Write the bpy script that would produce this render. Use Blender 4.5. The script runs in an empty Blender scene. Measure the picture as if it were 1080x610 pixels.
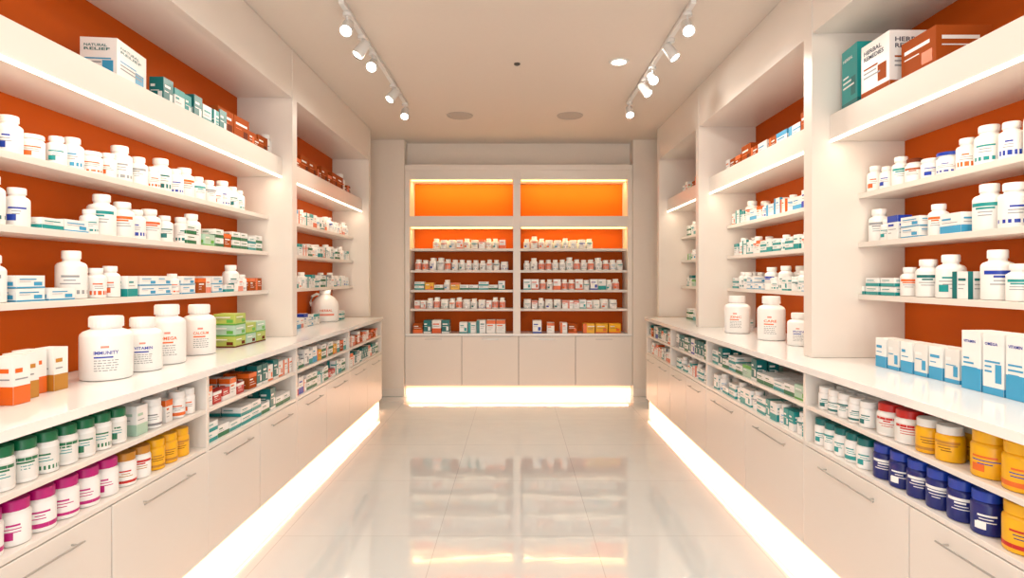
import bpy, math, random
from mathutils import Matrix, Vector
R = random.Random(7)
sc = bpy.context.scene
H = 1.5
CEIL = 3.24
# ------------------------------------------------------------------ materials
MATS = {}
def srgb(c):
    return tuple(((v/255)/12.92 if v/255 <= 0.04045 else ((v/255+0.055)/1.055)**2.4) for v in c)
def mat(name, rgb, rough=0.45, spec=0.5, metal=0.0, emit=0.0, coat=0.0, sss=0.0, noise=0.0, bump=0.0, nscale=8.0):
    if name in MATS: return MATS[name]
    m = bpy.data.materials.new(name); m.use_nodes = True
    nt = m.node_tree; b = nt.nodes['Principled BSDF']
    c = srgb(rgb)
    b.inputs['Base Color'].default_value = (*c, 1)
    b.inputs['Roughness'].default_value = rough
    b.inputs['Metallic'].default_value = metal
    b.inputs['Specular IOR Level'].default_value = spec
    b.inputs['Coat Weight'].default_value = coat
    if emit > 0:
        b.inputs['Emission Color'].default_value = (*c, 1)
        b.inputs['Emission Strength'].default_value = emit
    if noise > 0 or bump > 0:
        tc = nt.nodes.new('ShaderNodeTexCoord'); n = nt.nodes.new('ShaderNodeTexNoise')
        n.inputs['Scale'].default_value = nscale; n.inputs['Detail'].default_value = 4
        nt.links.new(tc.outputs['Object'], n.inputs['Vector'])
        if noise > 0:
            r = nt.nodes.new('ShaderNodeValToRGB')
            r.color_ramp.elements[0].color = (*[v*(1-noise) for v in c], 1)
            r.color_ramp.elements[1].color = (*[min(1, v*(1+noise)) for v in c], 1)
            nt.links.new(n.outputs['Fac'], r.inputs['Fac']); nt.links.new(r.outputs['Color'], b.inputs['Base Color'])
        if bump > 0:
            bp = nt.nodes.new('ShaderNodeBump'); bp.inputs['Strength'].default_value = bump
            bp.inputs['Distance'].default_value = 0.01
            nt.links.new(n.outputs['Fac'], bp.inputs['Height']); nt.links.new(bp.outputs['Normal'], b.inputs['Normal'])
    MATS[name] = m
    return m
mat('white_lacquer', (228, 221, 213), 0.3, noise=0.015, nscale=2)
mat('door_lacquer', (224, 217, 209), 0.35, noise=0.02, nscale=1.5)
mat('gap_shadow', (70, 64, 58), 0.8)
mat('quartz_top', (236, 235, 233), 0.10, noise=0.03, nscale=5)
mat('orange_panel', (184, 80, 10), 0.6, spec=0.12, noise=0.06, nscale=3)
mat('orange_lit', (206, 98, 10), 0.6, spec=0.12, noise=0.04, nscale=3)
mat('wall_paint', (230, 220, 209), 0.7, noise=0.02, bump=0.05, nscale=30)
mat('ceiling_paint', (214, 204, 194), 0.8, noise=0.015, bump=0.03, nscale=30)
mat('metal', (190, 188, 184), 0.3, metal=0.9)
mat('metal_white', (225, 224, 222), 0.35)
mat('dark', (70, 66, 62), 0.5)
mat('led', (255, 232, 206), emit=5.0)
mat('led_toe', (255, 226, 204), emit=1.6)
mat('led_toe_edge', (255, 198, 158), emit=1.15)
mat('led_warm', (255, 205, 130), emit=4.0)
mat('lamp_face', (255, 246, 232), emit=14.0)
mat('grille', (176, 170, 164), 0.6)
mat('brown', (166, 78, 26), 0.7, spec=0.15)
mat('dbrown', (110, 52, 30), 0.7, spec=0.15)
for n, c in dict(white=(240, 240, 238), offw=(228, 228, 224), teal=(24, 150, 150), dteal=(10, 110, 110), green=(16, 112, 72),
    lgreen=(96, 176, 70), blue=(20, 60, 170), lblue=(60, 160, 205), navy=(18, 32, 110), orange=(226, 104, 28),
    yellow=(236, 176, 10), magenta=(186, 10, 118), red=(192, 26, 22), grey=(130, 132, 136),
    ltext=(150, 155, 160), dtext=(50, 56, 80), pink=(226, 140, 120), gold=(190, 130, 40), mint=(176, 210, 190), lime=(178, 196, 96), otext=(222, 96, 40)).items():
    mat(n, c, 0.32 if n not in ('ltext', 'dtext') else 0.5)
# floor
def floor_mat():
    m = bpy.data.materials.new('polished_tile'); m.use_nodes = True; nt = m.node_tree; b = nt.nodes['Principled BSDF']
    tc = nt.nodes.new('ShaderNodeTexCoord'); br = nt.nodes.new('ShaderNodeTexBrick')
    mp = nt.nodes.new('ShaderNodeMapping'); mp.inputs['Location'].default_value = (0.45, 0.3, 0)
    br.offset = 0; br.inputs['Scale'].default_value = 1.0
    br.inputs['Brick Width'].default_value = 0.9; br.inputs['Row Height'].default_value = 0.9
    br.inputs['Mortar Size'].default_value = 0.002; br.inputs['Mortar Smooth'].default_value = 0.2
    br.inputs['Color1'].default_value = (*srgb((214, 221, 223)), 1); br.inputs['Color2'].default_value = (*srgb((217, 223, 225)), 1)
    br.inputs['Mortar'].default_value = (*srgb((184, 188, 190)), 1)
    nt.links.new(tc.outputs['Object'], mp.inputs['Vector']); nt.links.new(mp.outputs['Vector'], br.inputs['Vector'])
    nz = nt.nodes.new('ShaderNodeTexNoise'); nz.inputs['Scale'].default_value = 1.3; nz.inputs['Detail'].default_value = 5
    nt.links.new(tc.outputs['Object'], nz.inputs['Vector'])
    mx = nt.nodes.new('ShaderNodeMix'); mx.data_type = 'RGBA'; mx.blend_type = 'MULTIPLY'; mx.inputs['Factor'].default_value = 0.10
    nt.links.new(br.outputs['Color'], mx.inputs['A']); nt.links.new(nz.outputs['Fac'], mx.inputs['B'])
    nt.links.new(mx.outputs['Result'], b.inputs['Base Color'])
    b.inputs['Roughness'].default_value = 0.10; b.inputs['IOR'].default_value = 2.0
    b.inputs['Coat Weight'].default_value = 1.0; b.inputs['Coat Roughness'].default_value = 0.035; b.inputs['Coat IOR'].default_value = 1.8
    n2 = nt.nodes.new('ShaderNodeTexNoise'); n2.inputs['Scale'].default_value = 3.0; n2.inputs['Detail'].default_value = 2
    nt.links.new(tc.outputs['Object'], n2.inputs['Vector'])
    bp = nt.nodes.new('ShaderNodeBump'); bp.inputs['Strength'].default_value = 0.18; bp.inputs['Distance'].default_value = 0.01
    nt.links.new(n2.outputs['Fac'], bp.inputs['Height']); nt.links.new(bp.outputs['Normal'], b.inputs['Normal'])
    nt.links.new(bp.outputs['Normal'], b.inputs['Coat Normal'])
    MATS['polished_tile'] = m
floor_mat()

# ------------------------------------------------------------------ mesh builder
class MB:
    def __init__(s): s.v = []; s.f = []; s.fm = []; s.ml = []
    def mi(s, n):
        if n not in s.ml: s.ml.append(n)
        return s.ml.index(n)
    def add(s, vs, fs, m, M=None):
        o = len(s.v)
        if M is not None: vs = [tuple(M @ Vector(p)) for p in vs]
        s.v += vs
        k = s.mi(m) if isinstance(m, str) else None
        for i, f in enumerate(fs):
            s.f.append([a+o for a in f]); s.fm.append(k if k is not None else s.mi(m[i]))
    def box(s, x0, x1, y0, y1, z0, z1, m, M=None):
        if x0 > x1: x0, x1 = x1, x0
        if y0 > y1: y0, y1 = y1, y0
        s.add([(x0,y0,z0),(x1,y0,z0),(x1,y1,z0),(x0,y1,z0),(x0,y0,z1),(x1,y0,z1),(x1,y1,z1),(x0,y1,z1)],
              [(0,3,2,1),(4,5,6,7),(0,1,5,4),(1,2,6,5),(2,3,7,6),(3,0,4,7)], m, M)
    def lathe(s, prof, seg, M, ribs=()):
        # prof: list of (r,z,matname of the band going to next)
        vs = []; fs = []; ms = []; idx = []
        for j, (r, z, m) in enumerate(prof):
            if r < 1e-6:
                idx.append([len(vs)]*seg); vs.append((0, 0, z))
            else:
                row = []
                for i in range(seg):
                    a = 2*math.pi*i/seg
                    rr = r*(0.965 if (j in ribs and i % 2) else 1)
                    row.append(len(vs)); vs.append((rr*math.cos(a), rr*math.sin(a), z))
                idx.append(row)
        for j in range(len(prof)-1):
            A, B = idx[j], idx[j+1]
            for i in range(seg):
                k = (i+1) % seg
                q = [A[i], A[k], B[k], B[i]]
                q2 = []
                for t in q:
                    if t not in q2: q2.append(t)
                if len(q2) > 2: fs.append(q2); ms.append(prof[j][2])
        s.add(vs, fs, ms, M)
    def arc(s, r, a0, a1, z0, z1, m, M, n=None):
        n = n or max(1, int(abs(a1-a0)/0.22))
        vs = []
        for i in range(n+1):
            a = a0+(a1-a0)*i/n
            vs += [(r*math.cos(a), r*math.sin(a), z0), (r*math.cos(a), r*math.sin(a), z1)]
        s.add(vs, [(2*i, 2*i+2, 2*i+3, 2*i+1) for i in range(n)], m, M)
    def tube(s, pts, r, seg, m, M=None):
        P = [Vector(p) for p in pts]; vs = []; fs = []
        for i, p in enumerate(P):
            t = (P[min(i+1, len(P)-1)]-P[max(i-1, 0)]).normalized()
            up = Vector((0, 0, 1)) if abs(t.z) < .9 else Vector((1, 0, 0))
            a = t.cross(up).normalized(); b = t.cross(a)
            for k in range(seg):
                an = 2*math.pi*k/seg; vs.append(tuple(p+a*r*math.cos(an)+b*r*math.sin(an)))
        for i in range(len(P)-1):
            for k in range(seg):
                fs.append((i*seg+k, i*seg+(k+1) % seg, (i+1)*seg+(k+1) % seg, (i+1)*seg+k))
        fs.append(tuple(range(seg))); fs.append(tuple(range((len(P)-1)*seg, len(P)*seg)))
        s.add(vs, fs, m, M)
    def obj(s, name, bevel=0.0, parent=None):
        me = bpy.data.meshes.new(name); me.from_pydata(s.v, [], s.f)
        for n in s.ml: me.materials.append(MATS[n])
        me.polygons.foreach_set('material_index', s.fm)
        me.polygons.foreach_set('use_smooth', [True]*len(s.f))
        me.update()
        try: me.set_sharp_from_angle(angle=math.radians(32))
        except Exception: pass
        o = bpy.data.objects.new(name, me); sc.collection.objects.link(o)
        if bevel > 0:
            b = o.modifiers.new('bevel', 'BEVEL'); b.width = bevel; b.segments = 2; b.limit_method = 'ANGLE'
        if parent: o.parent = parent
        return o
# text cache
TC = {}
def tgeo(word):
    if word in TC: return TC[word]
    cu = bpy.data.curves.new('t', 'FONT'); cu.body = word; cu.size = 1; cu.offset = 0.018; cu.resolution_u = 2
    o = bpy.data.objects.new('t', cu); sc.collection.objects.link(o); bpy.context.view_layer.update()
    me = bpy.data.meshes.new_from_object(o.evaluated_get(bpy.context.evaluated_depsgraph_get()))
    xs = [v.co.x for v in me.vertices]; ys = [v.co.y for v in me.vertices]
    x0, x1, y0, y1 = min(xs), max(xs), min(ys), max(ys)
    vs = [((v.co.x-x0)/(x1-x0)-.5, (v.co.y-y0)/(y1-y0)) for v in me.vertices]
    fs = [tuple(p.vertices) for p in me.polygons]
    bpy.data.objects.remove(o); bpy.data.meshes.remove(me); bpy.data.curves.remove(cu)
    TC[word] = (vs, fs); return TC[word]
def text_cyl(mb, word, r, width, z0, h, m, M, ang=0):
    vs, fs = tgeo(word)
    mb.add([(r*math.cos(ang-math.pi/2+u*width/r), r*math.sin(ang-math.pi/2+u*width/r), z0+v*h) for u, v in vs], fs, m, M)
def text_flat(mb, word, P0, ux, width, z0, h, m, M):
    # P0: centre (x,y), ux: horizontal unit dir
    vs, fs = tgeo(word)
    mb.add([(P0[0]+ux[0]*u*width, P0[1]+ux[1]*u*width, z0+v*h) for u, v in vs], fs, m, M)
def T(x, y, z, yaw=0): return Matrix.Translation((x, y, z)) @ Matrix.Rotation(yaw, 4, 'Z')

# ------------------------------------------------------------------ products (front = local -Y)
def bottle(mb, x, y, z, r, h, cap='white', body='white', label='white', acc='teal', txt='ltext', yaw=0, seg=20, capr=0.72, hb=0.66, word=None, wcol=None, caph=0.17):
    M = T(x, y, z, yaw)
    hc0 = h*(1-caph); rc = r*capr
    prof = [(0, 0, body), (r*.9, 0, body), (r*.98, h*.012, body), (r, h*.035, body), (r, h*hb, body), (r*.97, h*(hb+.04), body),
            (r*.86, h*(hb+.08), body), (rc*.88, h*(hb+.12), body), (rc*.88, hc0, body), (rc, hc0+.0005, cap), (rc, h*.975, cap), (rc*.93, h, cap), (0, h, cap)]
    if h*(hb+.12) > hc0: prof[7] = (rc*.9, hc0-.001, body)
    mb.lathe(prof, seg, M, ribs=(9, 10))
    f = -math.pi/2; l0, l1 = h*.09, h*(hb-.03)
    if label != body: mb.arc(r*1.006, f-2.3, f+2.3, l0, l1, label, M, n=seg)
    L = l1-l0
    if word:
        text_cyl(mb, word, r*1.014, r*.92, l0+L*.58, L*.10, wcol or acc, M)
        mb.arc(r*1.012, f-.45, f+.25, l0+L*.48, l0+L*.525, acc, M)
        mb.arc(r*1.012, f-.2, f+.1, l0+L*.76, l0+L*.82, 'pink', M)
        for k in range(5):
            zz = l0+L*(.40-.07*k); a = -.45
            while a < .35:
                w = R.uniform(.06, .2); mb.arc(r*1.012, f+a, f+min(a+w, .45), zz, zz+L*.024, 'ltext', M); a += w+.04
        return
    st = R.random()
    if st < .4: mb.arc(r*1.012, f-2.2, f+2.2, l0+L*.02, l0+L*R.uniform(.12, .28), acc, M, n=seg//2)
    elif st < .7: mb.arc(r*1.012, f-1.0, f+.9, l0+L*.78, l0+L*.92, acc, M)
    else: mb.arc(r*1.012, f-.8, f-.1, l0+L*.1, l0+L*.4, acc, M)
    for k in range(3):
        zz = l0+L*(.66-.13*k); w = R.uniform(.35, .8)
        mb.arc(r*1.014, f-w, f+w*R.uniform(.4, 1), zz, zz+L*(.08 if k == 0 else .04), acc if k == 0 and label != acc else txt, M)
def carton(mb, x, y, z, w, d, h, base='white', acc='teal', txt='ltext', yaw=0, style=None, word=None, wcol='dtext', word2=None, th=.08):
    M = T(x, y, z, yaw)
    mb.box(-w/2, w/2, -d/2, d/2, 0, h, base, M)
    e = .0007
    st = style if style is not None else R.randrange(4)
    faces = [((0, -d/2-e), (1, 0), w), ((-w/2-e, 0), (0, -1), d), ((w/2+e, 0), (0, 1), d)]
    def rect(F, u0, u1, v0, v1, m, k=1):
        (cx, cy), (ux, uy), W = F
        nx, ny = uy, -ux
        ox, oy = nx*e*(k-1), ny*e*(k-1)
        mb.add([(cx+ux*W*u0+ox, cy+uy*W*u0+oy, h*v0), (cx+ux*W*u1+ox, cy+uy*W*u1+oy, h*v0), (cx+ux*W*u1+ox, cy+uy*W*u1+oy, h*v1), (cx+ux*W*u0+ox, cy+uy*W*u0+oy, h*v1)], [(0, 1, 2, 3)], m, M)
    for F in faces:
        if st == 0: rect(F, -.5, .5, 0, .38, acc)
        elif st == 1: rect(F, -.5, -.18, 0, 1, acc)
        elif st == 2: rect(F, -.5, .5, .72, 1, acc)
        else:
            rect(F, -.5, .5, 0, .12, acc); rect(F, .1, .4, .2, .5, acc)
        if word:
            (cx, cy), (ux, uy), W = F
            text_flat(mb, word, (cx+uy*e-ux*W*.08, cy-ux*e-uy*W*.08), (ux, uy), W*.62, h*.8, h*th, wcol, M)
            if word2: text_flat(mb, word2, (cx+uy*e-ux*W*.04, cy-ux*e-uy*W*.04), (ux, uy), W*.7, h*.8-h*th*1.4, h*th, wcol, M)
        v = .66 if st != 2 else .55
        u0 = -.4 if st != 1 else -.1
        for k in range(3):
            hh = .09 if k == 0 and not word else .03
            if word: v2 = .52-.08*k
            else: v2 = v-.15*k
            if st in (0, 3) and v2 < .4 and not word: break
            rect(F, u0, u0+R.uniform(.3, .75), v2, v2+hh, (txt if k else (acc if base == 'white' else 'white')), 2)
    mb.add([(-w/2, -d/2+d*.12, h+e), (w/2, -d/2+d*.12, h+e), (w/2, -d/2+d*.12+.0012, h+e), (-w/2, -d/2+d*.12+.0012, h+e)], [(0, 1, 2, 3)], 'grey', M)

def yaw_for(side, kind):
    if side == 'B': return 0 + R.uniform(-.06, .06)
    s = 1 if side == 'L' else -1
    return s*(math.pi/2 + R.uniform(-.04, .04)) if kind == 'x' else s*(math.pi/2*.5 + R.uniform(-.25, .25))
# presets
def P(code):
    W = R.choice
    a = W(['teal', 'lblue', 'orange', 'blue', 'otext', 'teal', 'dteal', 'ltext'])
    return {
     's': ('b', .036, .115, dict(acc=a)), 'm': ('b', .042, .145, dict(acc=a)), 'l': ('b', .052, .175, dict(acc=a)), 'k': ('b', .058, .205, dict(acc=a, capr=.62)),
     'j': ('b', .045, .10, dict(acc=a, capr=.95, hb=.7)), 'c': ('b', .044, .11, dict(acc='lblue', cap='lblue', capr=.9)), 'u': ('b', .05, .105, dict(acc='blue', cap='blue', capr=.98)),
     'R': ('b', .042, .12, dict(acc='brown', cap='dbrown', capr=.8)), 'O': ('b', .036, .12, dict(acc='orange', label='pink', cap='white')),
     't': ('x', .075, .06, .10, dict(acc='teal')), 'T': ('x', .11, .1, .045, dict(acc='teal', style=0)), 'U': ('x', .13, .12, .05, dict(acc='lblue', style=3)),
     'w': ('x', .085, .07, .12, dict(acc=a)), 'W': ('x', .13, .10, .09, dict(acc='lblue')), 'g': ('x', .10, .09, .055, dict(acc='green', base='white', style=0)),
     'G': ('x', .12, .09, .07, dict(acc='lgreen', base='mint')), 'n': ('x', .09, .07, .09, dict(base='brown', acc='orange', txt='white')),
     'N': ('x', .15, .12, .13, dict(base='brown', acc='dbrown', txt='orange', style=3)), 'e': ('x', .07, .06, .12, dict(base='dteal', acc='white', txt='white', style=3)),
     'y': ('x', .10, .08, .08, dict(base='yellow', acc='orange', txt='dtext')), 'o': ('x', .07, .06, .10, dict(base='white', acc='orange')),
     'p': ('x', .06, .06, .09, dict(base='white', acc='pink')), 'd': ('x', .08, .06, .06, dict(base='red', acc='white', txt='white')),
     'z': ('x', .05, .07, .10, dict(base='teal', acc='white', txt='white')),
    }[code]
def row(mb, side, seq, d0, z, xf, depth, maxh, gap=.012, d1=None, rows=1, scale=1.0, jitter=.01):
    """place items along the shelf (Y axis for L/R; X axis for B) starting at d0"""
    p = d0; i = 0
    s = {'L': -1, 'R': 1, 'B': 1}[side]
    while True:
        if d1 is None and i >= len(seq): break
        c = seq[i % len(seq)] if d1 is None else R.choice(seq); i += 1
        if c == ' ': p += .06; 
        if c == ' ':
            if d1 and p > d1: break
            continue
        q = P(c); stack = 1
        if q[0] == 'b': r, h = q[1]*scale, min(q[2]*scale*R.uniform(.94, 1.04), maxh-.012); w = dd = 2*r
        else:
            w, dd, h = q[1]*scale, q[2]*scale, min(q[3]*scale, maxh-.012)
            if h < .06 and maxh > .14: stack = R.choice([1, 2, 2])
        if d1 is not None and p+w > d1: break
        for k in range(rows):
            off = .015+dd/2+k*(dd+.01)+R.uniform(0, jitter)
            if off+dd/2 > depth: break
            for t in range(stack):
                if side == 'B': X, Y = p+w/2, xf+off
                else: X, Y = xf+s*off, p+w/2
                if q[0] == 'b': bottle(mb, X, Y, z+.001, r, h, yaw=yaw_for(side, 'b'), seg=20 if side != 'B' else 14, **q[3])
                else: carton(mb, X, Y, z+.001+t*(h+.0015), w, dd, h, yaw=yaw_for(side, 'x'), **q[4])
        p += w+gap*R.uniform(.6, 1.4)
    return p

# ------------------------------------------------------------------ room shell
XL, XR = -2.14, 2.20
Y0, YB = -2.2, 7.18
def simple(name, boxes, m, bevel=0):
    mb = MB()
    for b in boxes: mb.box(*b, m)
    return mb.obj(name, bevel)
simple('floor', [(XL-.2, XR+.2, Y0-1.5, 7.8, -.1, 0)], 'polished_tile')
simple('ceiling', [(XL-.2, XR+.2, Y0-.1, 7.8, CEIL, CEIL+.1)], 'ceiling_paint')
simple('wall_left', [(XL-.2, XL-.03, Y0, 7.8, 0, CEIL)], 'wall_paint')
simple('wall_right', [(XR+.03, XR+.2, Y0, 7.8, 0, CEIL)], 'wall_paint')
CL, CR = -1.404, 1.476
simple('wall_back', [(XL-.03, CL-.003, YB, 7.7, 0, CEIL), (CR+.003, XR+.03, YB, 7.7, 0, CEIL), (CL-.003, CR+.003, YB+.2, 7.7, 2.905, CEIL), (CL-.003, CR+.003, 7.62, 7.7, 0, 2.905)], 'wall_paint')
simple('baseboard_back', [(-1.86, CL-.003, YB-.014, YB-.001, 0.001, .1), (CR+.003, 1.84, YB-.014, YB-.001, 0.001, .1)], 'white_lacquer', .003)
simple('wall_front', [(XL-.03, -1.9, Y0-.1, Y0, 0, CEIL), (1.96, XR+.03, Y0-.1, Y0, 0, CEIL), (-1.9, 1.96, Y0-.1, Y0, 2.8, CEIL)], 'wall_paint')  # unseen front wall; its opening is added to let world light in
mb = MB()
for a in (-1.9, -.66, .66, 1.9): mb.box(a, a+.06, Y0-.08, Y0-.02, 0, 2.8, 'metal')
mb.box(-1.9, 1.96, Y0-.08, Y0-.02, 2.74, 2.8, 'metal')
mb.obj('added_opening_frame_1')  # unseen frame around the added light opening

# ------------------------------------------------------------------ lower storage counters
CT = 1.05; T1 = .85; T2 = .664; TOE = .13
def lamp_strip(nm, loc, sx, sy, e, rot, col, par):
    l = bpy.data.lights.new(nm, 'AREA'); l.shape = 'RECTANGLE'; l.size = sx; l.size_y = sy; l.energy = e; l.color = col
    lo = bpy.data.objects.new(nm, l); sc.collection.objects.link(lo); lo.location = loc; lo.rotation_euler = rot; lo.parent = par
def counter(side):
    s = -1 if side == 'L' else 1
    xf = 1.52*s if side == 'L' else 1.48
    xb = (XL if side == 'L' else XR)
    y0, y1 = 0.2, 6.45
    mb = MB()
    def bx(a, b, *r): mb.box(xf+s*a, (xf+s*b) if b is not None else xb, *r)
    bx(-.015, None, y0, y1+.012, CT-.035, CT, 'quartz_top')
    dv = [y0, 1.42, 2.81, 3.95, 5.2, y1] if side == 'L' else [y0, 1.42, 2.92, 4.42, 5.45, y1]
    for k, d in enumerate(dv):
        a = d if k == 0 else (d-.025 if k == len(dv)-1 else d-.0125)
        bx(.001, None, a, a+.025, TOE, CT-.0351, 'white_lacquer')
    for a, b in zip(dv[:-1], dv[1:]):
        for t in (T1, T2): bx(.003, .34, a+.0126, b-.0126, t-.02, t, 'white_lacquer')
    bx(.34, .36, y0+.03, y1-.03, TOE, CT-.036, 'white_lacquer')
    bx(.03, .33, y0+.03, y1-.03, TOE, TOE+.02, 'white_lacquer')
    bx(.022, .03, y0+.03, y1-.03, TOE+.01, T2-.021, 'gap_shadow')
    ed = [y0, .8, 1.42, 2.14, 2.81, 3.38, 3.95, 4.57, 5.2, 5.83, y1] if side == 'L' else [y0, .8, 1.42, 2.14, 2.92, 3.67, 4.42, 4.94, 5.45, 5.95, y1]
    for a, b in zip(ed[:-1], ed[1:]):
        bx(-.001, .02, a+.003, b-.003, TOE, T2-.024, 'door_lacquer')
    bx(.03, .05, y0+.01, y1-.01, 0.002, .088, 'led_toe')
    bx(.03, .05, y0+.01, y1-.01, .0881, TOE-.001, 'led_toe_edge')
    mb.box(min(xf+s*.051, xb), max(xf+s*.051, xb), y0+.01, y1-.01, .001, TOE-.002, 'white_lacquer')
    o = mb.obj('storage_counter', .0015)
    lamp_strip('toe_strip_lamp', (xf+s*.012, (y0+y1)/2, TOE-.01), .015, y1-y0-.1, 8, (0, -s*.35, 0), (1, .52, .28), o)
    hb = MB()
    for a, b in zip(ed[:-1], ed[1:]):
        c = (a+b)/2; L = (b-a)*.27; z = .585
        x = xf-s*.024
        hb.tube([(x, c-L, z), (x, c+L, z)], .0042, 8, 'metal')
        for q in (c-L*.85, c+L*.85): hb.tube([(x, q, z), (xf-s*.0005, q, z)], .0035, 6, 'metal')
    hb.obj('bar_handles', parent=o)
    return dv
dvL = counter('L'); dvR = counter('R')

# ------------------------------------------------------------------ upper shelving
S2, S3, S4, F0, F1, HD = 1.97, 1.697, 1.406, 2.265, 2.41, 2.87
def shelving(side):
    s = -1 if side == 'L' else 1
    if side == 'L': xp, xfa, xs, xb = -1.70, -1.78, -1.88, XL; posts = [(.2, .29), (4.33, 4.42), (6.58, 6.66)]
    else: xp, xfa, xs, xb = 1.66, 1.76, 1.92, XR; posts = [(.2, .29), (3.19, 3.28), (5.17, 5.25), (6.6, 6.68)]
    mb = MB(); e = .001
    z0 = CT+e
    for a, b in posts: mb.box(xp, xb, a, b, z0, CEIL-e, 'white_lacquer')
    for (a0, a), (b, b0) in zip(posts[:-1], posts[1:]):
        mb.box(xb-s*.02, xb, a+e, b-e, z0, CEIL-.002, 'orange_panel')
        xk = xb-s*.0205
        mb.box(xp+s*.004, xk, a+e, b-e, HD, CEIL-.002, 'white_lacquer')
        mb.box(xfa, xk, a+e, b-e, F0, F1, 'white_lacquer')
        mb.box(xfa-s*.004, xfa+s*.012, a+.01, b-.01, F0-.007, F0+.006, 'led')
        for z in (S2, S3, S4):
            mb.box(xs, xk, a+e, b-e, z-.028, z, 'white_lacquer')
    o = mb.obj('display_shelving', .0015)
    for (a0, a), (b, b0) in zip(posts[:-1], posts[1:]):
        def strip(nm, x, z, e, tilt=0, w=.03):
            lamp_strip(nm, (x, (a+b)/2, z), w, b-a-.1, e*(b-a), (0, tilt, 0), (1, .82, .61), o)
        strip('led_strip_lamp', xfa+s*.03, F0-.012, 1.5, -s*.35)
        for z in (S2, S3, S4): strip('shelf_fill_lamp', xs+s*.03, z-.034, .5, -s*.3, .015)  # added fill under each shelf, no LED fitted there
        strip('top_fill_lamp', xp+s*.05, HD-.006, .3, -s*.4)  # fill lamp added under the header to light the upper panel
    return o
shelving('L'); shelving('R')

# ------------------------------------------------------------------ back display cabinet
BZ = .79; rowsB = [1.872, 1.596, 1.344, 1.104]
YF = 7.2; YK = 7.58
mb = MB()
pz = [(CL, CL+.06), (-.035, .06), (CR-.06, CR)]
mb.box(CL+.001, CR-.001, YF, YK, BZ-.03, BZ, 'quartz_top')
for a, b in pz: mb.box(a+.001, b-.001, YF+.004, YK, BZ+.0005, 2.90, 'white_lacquer')
for a, b in ((CL+.06, -.035), (.06, CR-.06)):
    mb.box(a, b, YF+.006, YK, 2.745, 2.899, 'white_lacquer')
    mb.box(a, b, YF+.002, YK, 2.14, 2.28, 'white_lacquer')
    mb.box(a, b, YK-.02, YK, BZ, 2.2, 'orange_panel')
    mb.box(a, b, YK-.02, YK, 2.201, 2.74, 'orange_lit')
    for z in rowsB: mb.box(a, b, YF+.06, YK-.021, z-.03, z, 'white_lacquer')
    mb.box(a+.01, b-.01, YF+.05, YF+.065, 2.732, 2.7445, 'led_warm')
    mb.box(a+.01, b-.01, YF+.05, YF+.065, 2.127, 2.1395, 'led_warm')
mb.box(CL+.001, CR-.001, YF-.01, YF+.01, 2.86, 2.93, 'white_lacquer')
mb.box(CL+.001, CR-.001, YF+.025, YK, TOE, BZ-.031, 'gap_shadow')
W = (CR-CL)/4
for i in range(4):
    a = CL+W*i
    mb.box(a+.003, a+W-.003, YF, YF+.022, TOE, BZ-.036, 'door_lacquer')
    mb.box(a+W*.35, a+W*.65, YF-.006, YF-.0005, BZ-.075, BZ-.066, 'metal')
mb.box(CL+.01, CR-.01, YF+.04, YF+.06, .002, .088, 'led_toe')
mb.box(CL+.01, CR-.01, YF+.04, YF+.06, .0881, TOE-.001, 'led_toe_edge')
bo = mb.obj('display_cabinet', .0015)
lamp_strip('toe_strip_lamp', ((CL+CR)/2, YF+.015, TOE-.01), CR-CL-.1, .015, 5, (-.35, 0, 0), (1, .54, .3), bo)
for a, b in ((CL+.06, -.035), (.06, CR-.06)):
    for z, e, t in ((2.728, 6.5, .62), (2.122, 4.2, .3)):
        lamp_strip('cabinet_lamp', ((a+b)/2, YF+.12, z), b-a-.06, .03, e, (t, 0, 0), (1, .72, .32), bo)
    for z in rowsB:
        lamp_strip('cabinet_lamp', ((a+b)/2, YF+.08, z-.034), b-a-.06, .02, .45, (.2, 0, 0), (1, .8, .55), bo)
# products in back cabinet
mb = MB()
dep = .25
seqB = {0: ('sjso s', 'ms js '), 1: ('smjsOs', 'OsmjsO'), 2: ('tgspygT', 'sOswj s'), 3: ('OsOpsjO', 'pOsjtpO')}
for k, z in enumerate(rowsB):
    for j, (a, b) in enumerate(((CL+.09, -.05), (.08, CR-.09))):
        st = a+(.25 if k == 0 and j == 0 else .02)
        en = b-(.35 if k == 0 and j == 1 else .0)
        row(mb, 'B', seqB[k][j].replace(' ', ''), st, z, YF+.06, dep, .2, d1=en, rows=2, scale=1.12, gap=.008)
row(mb, 'B', 'yyynewgew', CL+.09, BZ, YF+.05, dep, .25, d1=-.75, rows=2, scale=1.35)
row(mb, 'B', 'gewttw', -.72, BZ, YF+.05, dep, .25, d1=-.05, rows=2, scale=1.35)
row(mb, 'B', 'n nwo', .22, BZ, YF+.05, dep, .25, d1=.85, rows=2, scale=1.3)
row(mb, 'B', 'yyyyo', .86, BZ, YF+.05, dep, .25, d1=CR-.09, rows=2, scale=1.5)
mb.obj('boxed_medicines')

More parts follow.
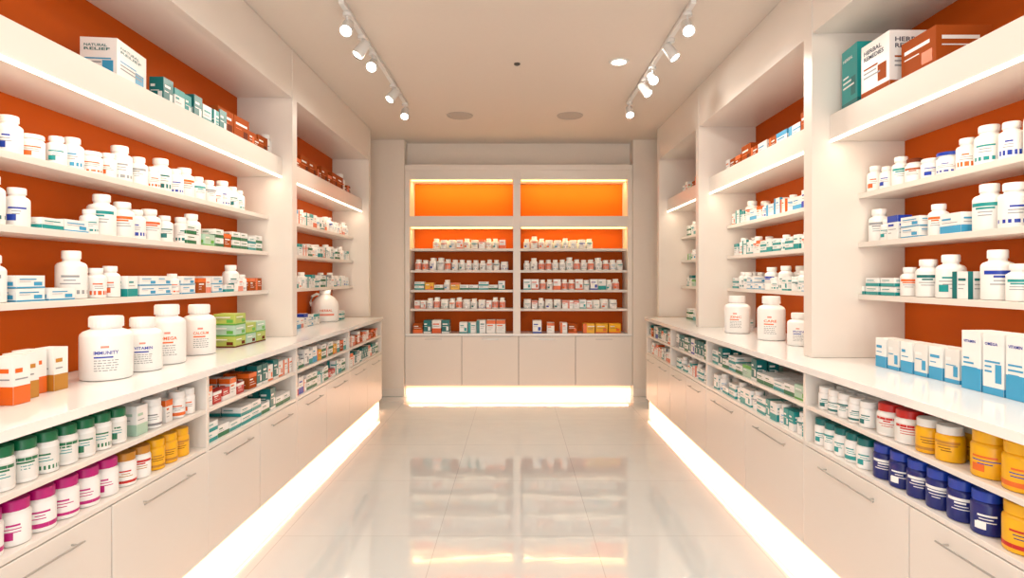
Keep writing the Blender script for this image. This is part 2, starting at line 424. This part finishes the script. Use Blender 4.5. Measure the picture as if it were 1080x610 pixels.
# ------------------------------------------------------------------ shelf stock, left
xs = -1.88
mb = MB()
row(mb, 'L', 'lwmkl', 1.35, S2, xs, .24, .26)
row(mb, 'L', 'lmjsmjslmslmlm', 2.02, S2, xs, .24, .26, rows=1, scale=1.03, gap=.018)
row(mb, 'L', 'mslmm', 3.55, S2, xs, .24, .26)
row(mb, 'L', 'kkwll', 1.3, S3, xs, .24, .24)
row(mb, 'L', 'lmTUsklmlm ml', 2.05, S3, xs, .24, .24, gap=.015)
row(mb, 'L', 'TgGgnsGg', 3.28, S3, xs, .24, .24, d1=4.28)
row(mb, 'L', 'lwkkl', 1.3, S4, xs, .24, .26)
row(mb, 'L', 'lUUkmmtUUsUnpUTl', 2.05, S4, xs, .24, .26, gap=.015)
row(mb, 'L', 'Tnpsp', 3.9, S4, xs, .24, .26, d1=4.28)
for z, q in ((S2, 'smjoswp'), (S3, 'smtpogw'), (S4, 'sgtwmjoT')):
    row(mb, 'L', q, 4.45, z, xs, .24, .24, d1=6.5, rows=2)
row(mb, 'L', 'UnWgTtpw', 4.5, CT, -1.9, .22, .3, d1=5.6)
row(mb, 'L', 'tgwT', 6.1, CT, -1.85, .22, .3, d1=6.3)
mb.obj('pill_bottles_and_boxes')
# top of fascia left
mb = MB()
carton(mb, -1.96, 2.78, F1+.001, .26, .16, .21, 'white', 'lblue', yaw=math.pi/2+.12, style=3, word='NATURAL', wcol='dteal', word2='RELIEF', th=.06)
row(mb, 'L', 'etzetze', 3.0, F1, -1.84, .25, .4, scale=1.25)
row(mb, 'L', 'NNn', 3.56, F1, -1.84, .25, .4, scale=1.3)
row(mb, 'L', 'nNl', 4.02, F1, -1.84, .25, .4, scale=.98)
row(mb, 'L', 'wNwWw', 1.3, F1, -1.84, .25, .4, scale=1.3)
row(mb, 'L', 'nNlnwNn', 4.5, F1, -1.84, .25, .4, scale=1.2, d1=6.4)
mb.obj('stacked_cartons')
# large bottles left
big = [(-1.835, 2.55, .10, .277, 'IMMUNITY', 'blue'), (-1.82, 2.775, .083, .256, 'VITAMIN', 'blue'), (-1.84, 3.0, .088, .307, 'OMEGA', 'orange'), (-1.87, 3.36, .088, .29, 'CALCIUM', 'orange')]
def bigb(x, y, r, h, w, c, yaw):
    mb = MB(); bottle(mb, x, y, CT+.001, r, h, word=w, wcol=c, acc=c, yaw=yaw, seg=48, capr=.66, txt='dtext', label='white', hb=.68)
    mb.obj('supplement_bottle')
for x, y, r, h, w, c in big: bigb(x, y, r, h, w, c, .62)
# orange cartons on left counter
mb = MB()
for i, (x, y) in enumerate([(-1.80, 2.03), (-1.84, 2.115), (-1.88, 2.20), (-1.80, 1.8), (-1.84, 1.88), (-1.86, 2.28)]):
    carton(mb, x, y, CT+.001, .07, .075, .17, 'white', 'gold' if i % 2 else 'orange', yaw=math.pi/2, style=0)
mb.obj('supplement_cartons')
mb = MB()
for i in range(3):
    for j in range(2 if i else 3):
        carton(mb, -1.87, 3.72+i*.15, CT+.001+j*.072, .14, .14, .07, 'mint' if (i+j) % 2 else 'lime', 'lgreen' if j else 'dbrown', yaw=math.pi/2, style=3)
mb.obj('herbal_tea_boxes')
# jug
def jug(x, y, r, h, name='plastic_jug', yaw=0, acc='orange'):
    mb = MB(); M = T(x, y, CT+.001, yaw)
    mb.lathe([(0, 0, 'white'), (r*.92, 0, 'white'), (r, h*.04, 'white'), (r, h*.5, 'white'), (r*.93, h*.62, 'white'), (r*.7, h*.75, 'white'), (r*.4, h*.84, 'white'), (r*.34, h*.88, 'white'), (r*.42, h*.885, 'white'), (r*.42, h*.99, 'white'), (0, h, 'white')], 32, M)
    mb.tube([(-r*.3, 0, h*.84), (-r*.62, 0, h*.88), (-r*.95, 0, h*.8), (-r*1.05, 0, h*.62), (-r*.97, 0, h*.5)], r*.1, 8, 'white', M)
    text_cyl(mb, 'HERBAL', r*1.01, r*.9, h*.33, h*.07, acc, M)
    mb.arc(r*1.01, -math.pi/2-.6, -math.pi/2+.6, h*.2, h*.26, 'pink', M)
    mb.obj(name)
jug(-1.96, 5.85, .135, .32, yaw=.4)

# ------------------------------------------------------------------ stock in lower niches
def niche(mb, side, d0, d1, z, seq, rows=2, scale=1.0, gap=.008):
    xf = -1.53 if side == 'L' else 1.49
    row(mb, side, seq, d0, z, xf, .31, (CT-.036-T1) if z == T1 else (T1-.021-T2), d1=d1, rows=rows, scale=scale, gap=gap, jitter=.003)
def line(mb, side, d0, n, z, r, h, cap, label, acc, pitch=None, txt='white', body='white', capr=.92, rows=2, word=None):
    s = -1 if side == 'L' else 1; xf = -1.53 if side == 'L' else 1.49
    pitch = pitch or 2*r+.008
    for i in range(n):
        for k in range(rows):
            sg = 28 if k == 0 else 14
            bottle(mb, xf+s*(.012+r+k*(2*r+.01)), d0+r+i*pitch, z+.001, r, h, cap=cap, body=body, label=label, acc=acc, txt=txt,
                   yaw=-s*(.8+R.uniform(-.2, .2)), seg=sg, capr=capr, caph=.24, hb=.66)
    return d0+n*pitch
mb = MB()
line(mb, 'L', 1.45, 10, T1, .038, .135, 'green', 'offw', 'green', txt='teal')
mb.obj('green_cap_bottles')
mb = MB()
carton(mb, -1.60, 2.36, T1+.001, .07, .1, .12, 'white', 'mint', yaw=math.pi/2, style=0)
line(mb, 'L', 2.43, 1, T1, .04, .125, 'white', 'white', 'grey', txt='ltext')
carton(mb, -1.61, 2.56, T1+.001, .05, .1, .10, 'white', 'orange', yaw=math.pi/2, style=2)
line(mb, 'L', 2.61, 2, T1, .036, .12, 'white', 'white', 'orange', txt='ltext')
niche(mb, 'L', .3, 1.38, T1, 'mstw'); niche(mb, 'L', .3, 1.38, T2, 'mstw')
mb.obj('assorted_medicines')
mb = MB(); p = line(mb, 'L', 1.45, 8, T2, .046, .14, 'magenta', 'white', 'magenta', txt='magenta'); mb.obj('magenta_cap_bottles')
mb = MB(); line(mb, 'L', p+.01, 2, T2, .042, .13, 'gold', 'white', 'red', txt='gold')
line(mb, 'L', p+.2, 3, T2, .042, .13, 'yellow', 'yellow', 'gold', txt='dbrown', body='yellow'); mb.obj('yellow_cap_bottles')
mb = MB()
niche(mb, 'L', 2.83, 3.3, T1, 'yndo'); niche(mb, 'L', 3.3, 3.93, T1, 'nytoe')
niche(mb, 'L', 2.83, 3.93, T2, 'gTge', scale=1.1)
niche(mb, 'L', 3.97, 5.18, T1, 'tpwngy'); niche(mb, 'L', 3.97, 5.18, T2, 'dtpwg')
niche(mb, 'L', 5.22, 6.4, T1, 'nnpow'); niche(mb, 'L', 5.22, 6.4, T2, 'tpwge')
mb.obj('stacked_medicine_boxes')

# right
mb = MB(); line(mb, 'R', 2.44, 5, T1, .038, .11, 'white', 'white', 'dteal', txt='teal')
niche(mb, 'R', .3, 1.38, T1, 'mstw'); niche(mb, 'R', .3, 1.38, T2, 'mstw')
line(mb, 'R', 2.46, 5, T2, .04, .13, 'dteal', 'white', 'teal', txt='teal'); mb.obj('teal_label_bottles')
mb = MB(); line(mb, 'R', 2.19, 2, T1, .052, .13, 'red', 'offw', 'red', txt='red', pitch=.112); mb.obj('red_cap_bottles')
mb = MB(); line(mb, 'R', 1.98, 2, T1, .045, .125, 'offw', 'yellow', 'gold', txt='dbrown', body='yellow', pitch=.1)
line(mb, 'R', 1.44, 4, T1, .056, .148, 'yellow', 'yellow', 'orange', txt='blue', body='yellow', pitch=.122)
line(mb, 'R', 1.44, 3, T2, .056, .148, 'yellow', 'yellow', 'red', txt='navy', body='yellow', pitch=.122); mb.obj('yellow_bottles')
mb = MB(); line(mb, 'R', 1.82, 6, T2, .046, .14, 'blue', 'navy', 'white', txt='white', body='navy', pitch=.103); mb.obj('blue_bottles')
mb = MB()
niche(mb, 'R', 2.94, 4.4, T1, 'ggGTe', scale=1.1); niche(mb, 'R', 2.94, 4.4, T2, 'ttszTt', scale=1.05)
niche(mb, 'R', 4.44, 5.43, T1, 'eeTgw', scale=1.05); niche(mb, 'R', 4.44, 5.43, T2, 'wpstT')
niche(mb, 'R', 5.47, 6.4, T1, 'ewno'); niche(mb, 'R', 5.47, 6.4, T2, 'pwtso')
mb.obj('stacked_medicine_boxes')
xs = 1.92
mb = MB()
row(mb, 'R', 'klwkl', 1.35, S2, xs, .25, .26)
row(mb, 'R', 'kmlmujRmsm', 2.1, S2, xs, .25, .26, gap=.022)
row(mb, 'R', 'kklwl', 1.4, S3, xs, .25, .24)
row(mb, 'R', 'klkWmUwslm', 2.08, S3, xs, .25, .24, gap=.018)
row(mb, 'R', 'klwkl', 1.4, S4, xs, .25, .26)
row(mb, 'R', 'kmkwklmTTT', 2.06, S4, xs, .25, .26, gap=.02)
for z, q in ((S2, 'wmsotlW'), (S3, 'smtTogw'), (S4, 'mlUwmjoTt')):
    row(mb, 'R', q, 3.32, z, xs, .25, .24, d1=5.12, rows=2)
for z, q in ((S2, 'gsmt'), (S3, 'gtGs'), (S4, 'gGtw')):
    row(mb, 'R', q, 5.3, z, xs, .25, .24, d1=6.5, rows=2)
row(mb, 'R', 'gtG', 5.5, CT, 1.85, .25, .3, d1=6.3, rows=2)
row(mb, 'R', 'etw', 4.75, CT, 1.9, .2, .3, d1=5.1, rows=1)
mb.obj('pill_bottles_and_boxes')
mb = MB()
for i in range(6):
    carton(mb, 1.90-.004*i, 2.42+i*.088, CT+.001, .08, .09, .145, 'white' if i % 2 else 'offw', 'lblue', yaw=-math.pi/2, style=0 if i % 2 else 3, txt='lblue')
for i in range(5):
    carton(mb, 1.885, 1.86+i*.105, CT+.001, .095, .12, .235, 'white', 'lblue', yaw=-math.pi/2, style=3 if i % 2 else 0, word='OMEGA' if i % 2 else 'VITAMIN', wcol='blue', txt='lblue', th=.05)
mb.obj('supplement_cartons')
for x, y, r, h, w, c in [(1.81, 4.65, .10, .30, 'ZINC', 'orange'), (1.85, 4.12, .094, .315, 'CARE', 'orange'), (1.88, 3.78, .07, .215, 'IRON', 'blue')]:
    bigb(x, y, r, h, w, c, -.5)
# top of fascia right
mb = MB(); carton(mb, 1.90, 3.06, F1+.001, .17, .2, .33, 'teal', 'dteal', txt='white', yaw=-math.pi/2-.1, style=3, word='HERBAL', wcol='white', th=.05); mb.obj('medicine_carton')
mb = MB(); carton(mb, 1.90, 2.82, F1+.001, .22, .24, .27, 'white', 'brown', yaw=-math.pi/2, style=3, word='HERBAL', word2='REMEDIES', wcol='dtext', th=.08); mb.obj('medicine_carton')
mb = MB(); carton(mb, 1.93, 2.56, F1+.001, .22, .24, .18, 'brown', 'orange', txt='white', yaw=-math.pi/2, style=3); mb.obj('medicine_carton')
mb = MB()
row(mb, 'R', 'WNwW', 1.3, F1, 1.84, .25, .4, scale=1.5)
row(mb, 'R', 'woWnnWNn', 3.35, F1, 1.84, .25, .4, scale=1.25, d1=5.1)
row(mb, 'R', 'nwGtno', 5.35, F1, 1.84, .25, .4, scale=1.1, d1=6.4)
mb.obj('stacked_cartons')

# ------------------------------------------------------------------ ceiling fixtures
def spot_track(x, y0, y1, pos, s):
    mb = MB()
    mb.box(x-.017, x+.017, y0, y1, CEIL-.028, CEIL-.001, 'metal_white')
    par = mb.obj('track_light', .002)
    for i, y in enumerate(pos):
        hb = MB()
        hb.lathe([(0, CEIL-.05, 'metal_white'), (.03, CEIL-.05, 'metal_white'), (.03, CEIL-.029, 'metal_white'), (0, CEIL-.029, 'metal_white')], 16, T(x, y, 0))
        hb.tube([(x, y, CEIL-.045), (x, y, CEIL-.10)], .008, 8, 'metal_white')
        tgt = Vector((s*(2.0 if i % 2 else 1.0), y-(1.6, .6, 2.2, 1.0, 1.4)[i], 1.5))
        c = Vector((x, y, CEIL-.12)); dr = (tgt-c).normalized()
        rot = dr.to_track_quat('-Z', 'Y').to_matrix().to_4x4()
        M = Matrix.Translation(c) @ rot
        hb.lathe([(0, .062, 'metal_white'), (.028, .062, 'metal_white'), (.036, .05, 'metal_white'), (.041, -.062, 'metal_white'), (.038, -.065, 'dark'), (.035, -.057, 'lamp_face'), (0, -.055, 'lamp_face')], 24, M)
        hb.obj('spot_head_%d' % (i+1), parent=par)
        l = bpy.data.lights.new('spot_lamp', 'SPOT'); l.energy = 28; l.spot_size = math.radians(95); l.spot_blend = 1.0; l.shadow_soft_size = .06; l.color = (1, .9, .77)
        lo = bpy.data.objects.new('spot_lamp', l); sc.collection.objects.link(lo)
        lo.matrix_world = Matrix.Translation(c+dr*.09) @ rot; lo.parent = par
spot_track(-1.09, 3.55, 5.65, [3.68, 4.03, 4.33, 5.05, 5.6], -1)
spot_track(1.11, 3.55, 5.6, [3.68, 4.08, 4.62, 4.9, 5.55], 1)
for x, y in ((.83, 4.58), (-.83, 1.6), (.83, 1.6), (0, .2), (0, 2.8), (-.83, -1.0), (.83, -1.0)):  # first is the visible fixture; the others are added out of view as fill
    mb = MB()
    mb.lathe([(.058, CEIL-.003, 'lamp_face'), (0, CEIL-.004, 'lamp_face')], 32, T(x, y, 0))
    mb.lathe([(.058, CEIL-.001, 'metal_white'), (.058, CEIL-.008, 'metal_white'), (.075, CEIL-.008, 'metal_white'), (.082, CEIL-.001, 'metal_white')], 32, T(x, y, 0))
    par = mb.obj('recessed_downlight')
    l = bpy.data.lights.new('downlight_lamp', 'AREA'); l.shape = 'DISK'; l.size = .11; l.energy = 11; l.color = (1, .92, .83)
    lo = bpy.data.objects.new('downlight_lamp', l); sc.collection.objects.link(lo); lo.location = (x, y, CEIL-.012); lo.parent = par
for x in (-.6, .58):
    mb = MB(); M = T(x, 6.1, 0)
    mb.lathe([(.14, CEIL-.001, 'grille'), (.138, CEIL-.008, 'grille'), (.125, CEIL-.009, 'grille'), (.122, CEIL-.005, 'grille'), (.118, CEIL-.006, 'grille'), (0, CEIL-.006, 'grille')], 40, M)
    mb.obj('ceiling_speaker')
mb = MB(); mb.lathe([(.026, CEIL-.001, 'dark'), (.024, CEIL-.010, 'dark'), (.013, CEIL-.016, 'dark'), (0, CEIL-.018, 'dark')], 20, T(0.01, 4.62, 0)); mb.obj('smoke_detector')

# ------------------------------------------------------------------ added fill behind camera, and world
l = bpy.data.lights.new('front_fill', 'AREA'); l.shape = 'RECTANGLE'; l.size = 3.6; l.size_y = 2.6; l.energy = 84; l.color = (1, .98, .95)  # large soft fill lamp added behind the camera for ambient light
lo = bpy.data.objects.new('front_fill', l); sc.collection.objects.link(lo); lo.location = (0, Y0-.2, 1.45); lo.rotation_euler = (math.radians(90), 0, 0)
w = bpy.data.worlds.new('world'); sc.world = w; w.use_nodes = True
w.node_tree.nodes['Background'].inputs[0].default_value = (.95, .97, 1, 1); w.node_tree.nodes['Background'].inputs[1].default_value = 1.0

cam = bpy.data.cameras.new('camera'); co = bpy.data.objects.new('camera', cam); sc.collection.objects.link(co)
co.location = (0, 0, H); co.rotation_euler = (math.pi/2, 0, 0)
cam.sensor_width = 36; cam.lens = 20.0; cam.shift_x = -4/1080; cam.shift_y = -12/1080; cam.clip_start = .02
sc.camera = co
sc.view_settings.view_transform = 'Standard'
